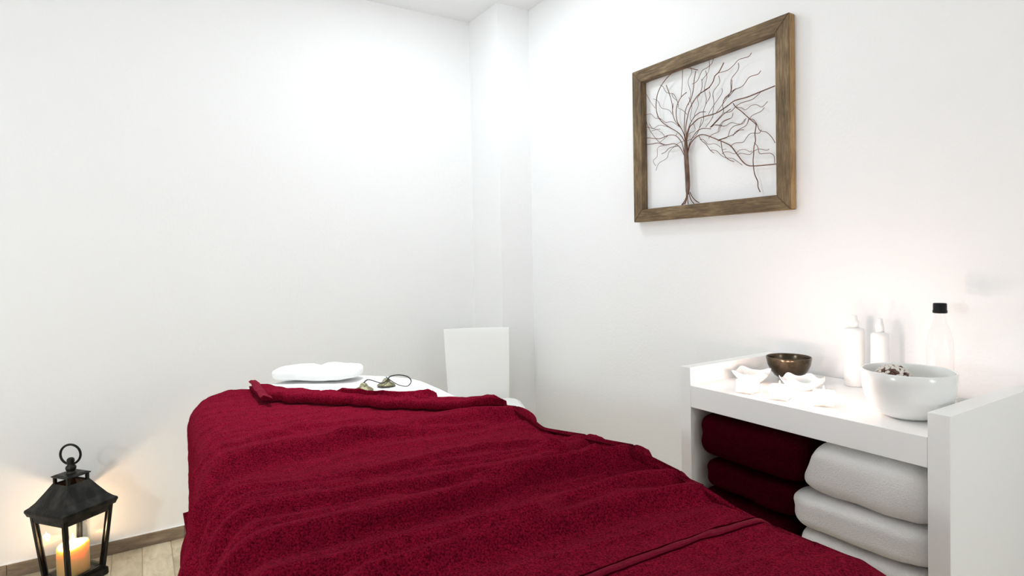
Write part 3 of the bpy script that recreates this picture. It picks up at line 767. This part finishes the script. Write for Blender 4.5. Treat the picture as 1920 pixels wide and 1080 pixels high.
cp = lathe('screw_cap', [(.0005, hb-.012), (.0152, hb-.012), (.0158, hb-.009), (.0158, hb-.006), (.0148, hb-.004), (.0148, hb+.011), (.0136, hb+.013), (.0005, hb+.0135)], M['cap'], t, 48,
           fn=lambda q, a, rr, z: (q[0]*(1+.012*math.cos(24*a)), q[1]*(1+.012*math.cos(24*a)), z)); cp['label'] = 'black ribbed screw cap'
o = lathe('small_jar', wall_of([(.016, 0), (.018, .003), (.021, .018), (.022, .030)], .002), M['porcelain'], None, 32); o.location = (1.640, .617, ZZ)
tag(o, 'tiny white pot behind the large bowl by the near side panel', 'jar')

# ------------------------------------------------------------------ framed wire tree
XW = XR; FT = .033; FX0 = XW-FT
FY0, FY1, FZ0, FZ1, RW = 1.145, 1.856, 1.338, 1.9635, .0505
ART = thing('wall_art', 'weathered wooden frame with a copper wire tree hung on the right wall', 'wall art', (XW, (FY0+FY1)/2, FZ0))
oc = Vector((XW, (FY0+FY1)/2, FZ0))
def rail(pts, mt):        # pts: four (y,z) corners of a mitred rail
    bm = bmesh.new(); a = [bm.verts.new(Vector((FX0, y, z))-oc) for y, z in pts]; b = [bm.verts.new(Vector((XW-.002, y, z))-oc) for y, z in pts]
    bm.faces.new(a); bm.faces.new(b[::-1])
    for k in range(4): bm.faces.new((a[k], b[k], b[(k+1) % 4], a[(k+1) % 4]))
    bmesh.ops.bevel(bm, geom=bm.edges[:], offset=.0016, segments=2, affect='EDGES')
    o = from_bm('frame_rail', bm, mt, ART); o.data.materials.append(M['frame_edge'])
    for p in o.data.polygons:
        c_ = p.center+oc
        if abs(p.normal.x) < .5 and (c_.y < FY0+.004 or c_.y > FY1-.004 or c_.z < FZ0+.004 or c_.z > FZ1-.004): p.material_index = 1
    return o
g = .0004
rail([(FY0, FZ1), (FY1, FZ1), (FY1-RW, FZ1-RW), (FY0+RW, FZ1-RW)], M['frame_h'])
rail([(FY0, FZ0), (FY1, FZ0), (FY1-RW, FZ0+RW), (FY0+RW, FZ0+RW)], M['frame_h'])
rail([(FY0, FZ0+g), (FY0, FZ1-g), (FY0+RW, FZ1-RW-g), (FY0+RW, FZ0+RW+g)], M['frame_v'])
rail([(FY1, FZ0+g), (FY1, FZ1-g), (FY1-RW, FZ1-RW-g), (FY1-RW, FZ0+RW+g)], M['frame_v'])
XT = 1.790
rnd = random.Random(3)
def art_path(pts, dx): return [Vector((XT+dx, y/1000, z/1000))-oc for y, z in pts]
for wdt, pts in BRANCHES:
    dx = rnd.uniform(-.004, .004)
    P = smooth_path(art_path(pts, dx), 4); rr = .00074*wdt
    tube('branch', P, [rr*(.75+.25*min(1, 1)) for _ in P], M['copper'], ART, 6)
for pts in ROOTS: tube('root', smooth_path(art_path(pts, rnd.uniform(-.003, .003)), 4), .0017, M['copper'], ART, 6)
tp = smooth_path([(y/1000, z/1000, rr/1000) for y, z, rr in TRUNK], 6)
tube('trunk', [Vector((XT, p.x, p.y))-oc for p in tp], [p.z*.8 for p in tp], M['bark'], ART, 14)

# ------------------------------------------------------------------ lantern with its candle
LX, LY = -.231, 2.805
LAN = thing('lantern', 'black metal candle lantern with glass panes and a ring on the floor', 'lantern', (LX, LY, 0), math.radians(38.3))
def frustum(bm, s0, z0, s1, z1, cap0=True, cap1=True):
    a = [bm.verts.new((sx*s0/2, sy*s0/2, z0)) for sx, sy in ((-1,-1),(1,-1),(1,1),(-1,1))]; b = [bm.verts.new((sx*s1/2, sy*s1/2, z1)) for sx, sy in ((-1,-1),(1,-1),(1,1),(-1,1))]
    for k in range(4): bm.faces.new((a[k], a[(k+1) % 4], b[(k+1) % 4], b[k]))
    if cap0: bm.faces.new(a[::-1])
    if cap1: bm.faces.new(b)
def prism(bm, A, B, sA, sB):       # square bar from A to B aligned to the axes
    a = [bm.verts.new((A[0]+sx*sA/2, A[1]+sy*sA/2, A[2])) for sx, sy in ((-1,-1),(1,-1),(1,1),(-1,1))]; b = [bm.verts.new((B[0]+sx*sB/2, B[1]+sy*sB/2, B[2])) for sx, sy in ((-1,-1),(1,-1),(1,1),(-1,1))]
    for k in range(4): bm.faces.new((a[k], a[(k+1) % 4], b[(k+1) % 4], b[k]))
    bm.faces.new(a[::-1]); bm.faces.new(b)
def bevelled(bm, off=.0015): bmesh.ops.bevel(bm, geom=bm.edges[:], offset=off, segments=2, affect='EDGES'); return bm
bm = bmesh.new(); frustum(bm, .158, .0, .156, .031); from_bm('base', bevelled(bm, .004), M['iron'], LAN)
ZB0, ZB1, SB0, SB1 = .0312, .272, .143, .186
PWD = .0155
for sx, sy in ((-1,-1),(1,-1),(1,1),(-1,1)):
    bm = bmesh.new(); prism(bm, (sx*(SB0/2-PWD/2), sy*(SB0/2-PWD/2), ZB0), (sx*(SB1/2-PWD/2), sy*(SB1/2-PWD/2), ZB1), PWD, PWD); from_bm('corner_post', bevelled(bm), M['iron'], LAN)
def side_at(z): return SB0+(SB1-SB0)*(z-ZB0)/(ZB1-ZB0)
for q in range(4):
    for nm, za, zb in (('bottom_rail', ZB0, ZB0+.012), ('top_rail', ZB1-.022, ZB1)):
        bm = bmesh.new(); h0, h1 = side_at(za)/2, side_at(zb)/2; v = []
        for (h, z) in ((h0, za), (h1, zb)):
            L = h-PWD-.0005
            v += [bm.verts.new(p) for p in ((-L, h-.012, z), (L, h-.012, z), (L, h-.001, z), (-L, h-.001, z))]
        for f in ((0,1,2,3),(7,6,5,4),(0,4,5,1),(1,5,6,2),(2,6,7,3),(3,7,4,0)): bm.faces.new([v[i] for i in f])
        o = from_bm(nm, bm, M['iron'], LAN); o.rotation_euler = (0, 0, q*PI/2)
    bm = bmesh.new(); v = []; za, zb = ZB0+.0125, ZB1-.0225
    for z in (za, zb):
        h = side_at(z)/2; L = h-PWD+.001
        v += [bm.verts.new(p) for p in ((-L, h-.0095, z), (L, h-.0095, z), (L, h-.0075, z), (-L, h-.0075, z))]
    for f in ((0,1,2,3),(7,6,5,4),(0,4,5,1),(1,5,6,2),(2,6,7,3),(3,7,4,0)): bm.faces.new([v[i] for i in f])
    o = from_bm('glass_pane', bm, M['glass'], LAN); o.rotation_euler = (0, 0, q*PI/2)
    # slim brass-coloured bead that holds the pane
    for sg in (-1, 1):
        h0, h1 = side_at(za)/2, side_at(zb)/2
        o = tube('glazing_bead', [(sg*(h0-PWD-.002), h0-.013, za), (sg*(h1-PWD-.002), h1-.013, zb)], .0024, M['iron'], LAN, 6); o.rotation_euler = (0, 0, q*PI/2)
bm = bmesh.new(); frustum(bm, .196, .272, .205, .2845); bmesh.ops.delete(bm, geom=[f for f in bm.faces if abs(f.normal.z) > .9], context='FACES'); frustum(bm, .17, .272, .17, .2845, False, False)
from_bm('eave_band', bm, M['iron'], LAN)
prof = [(.207, .2855), (.2085, .290), (.206, .2965), (.186, .304), (.160, .3185), (.118, .352), (.083, .3815)]
bm = bmesh.new(); R0 = []
for s_, z_ in prof: R0.append([bm.verts.new((sx*s_/2, sy*s_/2, z_)) for sx, sy in ((-1,-1),(1,-1),(1,1),(-1,1))])
inn = []
for s_, z_ in prof[::-1]: inn.append([bm.verts.new((sx*(s_-.006)/2, sy*(s_-.006)/2, z_-.002)) for sx, sy in ((-1,-1),(1,-1),(1,1),(-1,1))])
AL = R0+inn
for i in range(len(AL)):
    a, b = AL[i], AL[(i+1) % len(AL)]
    for k in range(4): bm.faces.new((a[k], a[(k+1) % 4], b[(k+1) % 4], b[k]))
from_bm('roof', bm, M['iron'], LAN)
bm = bmesh.new(); frustum(bm, .176, .2995, .078, .3765, False, False); o = from_bm('roof_glow_lining', bm, M['lining'], LAN); o['label'] = 'inner face of the roof tinted orange brown for candle glow'
for sx, sy in ((-1,-1),(1,-1),(1,1),(-1,1)):
    bm = bmesh.new(); prism(bm, (sx*.0355, sy*.0355, .3795), (sx*.0355, sy*.0355, .4045), .0095, .0095); from_bm('vent_post', bm, M['iron'], LAN)
bm = bmesh.new(); frustum(bm, .086, .4046, .090, .409); frustum(bm, .090, .409, .070, .4135, False, True); from_bm('vent_cap', bm, M['iron'], LAN)
lathe('finial', [(.0005, .4125), (.020, .4125), (.0165, .4165), (.0135, .421), (.0165, .427), (.018, .433), (.0165, .439), (.0118, .4435), (.0108, .450), (.0125, .456), (.0128, .462), (.0112, .4675), (.007, .4708), (.0005, .4715)], M['iron'], LAN, 32)
ring = []
for k in range(48):
    a = 2*PI*k/48; ring.append((.0372*math.cos(a), 0, .4835+.0372*math.sin(a)))
o = tube('ring_handle', ring, .0042, M['iron'], LAN, 12, True); o.rotation_euler = (0, 0, math.radians(-38.3-30))
CAN = thing('pillar_candle', 'thick ivory pillar candle burning inside the black lantern', 'candle', (LX-.002, LY, .0316))
def rim(q, a, rr, z):
    return (q[0], q[1], z+(.006*math.cos(a-.4)+.003*math.cos(2*a+1) if z > .09 and rr > .02 else 0))
lathe('wax', [(.0005, 0), (.0505, 0), (.052, .002), (.052, .104), (.0505, .109), (.047, .110), (.043, .106), (.036, .101), (.0005, .0985)], M['wax'], CAN, 56, None, rim)
tube('wick', [(0, 0, .098), (.0005, 0, .106), (.002, 0, .113)], .0012, M['wick'], CAN, 6)
flame(CAN, .110, 1.25); glow(CAN, .130, 2.4, (1, .70, .46), .010)

# cord of the finger cymbals
loc = Vector((.690, 2.025, ZT+.0078))
cp_ = [(-0.035, -0.005, 0.026), (-0.022, 0.0, 0.033), (-0.006, 0.006, 0.03), (0.024, -0.008, 0.018), (0.038, -0.006, 0.017), (0.052, 0.002, 0.024), (0.068, 0.008, 0.034), (0.096, 0.003, 0.036), (0.122, -0.016, 0.03), (0.128, -0.034, 0.016), (0.11, -0.046, 0.003), (0.088, -0.03, 0.005), (0.07, -0.008, 0.016), (0.058, 0.01, 0.028), (0.054, 0.018, 0.031)]
tube('cord', smooth_path(cp_, 6), .0022, M['cord'], CY, 8, flat=.6)
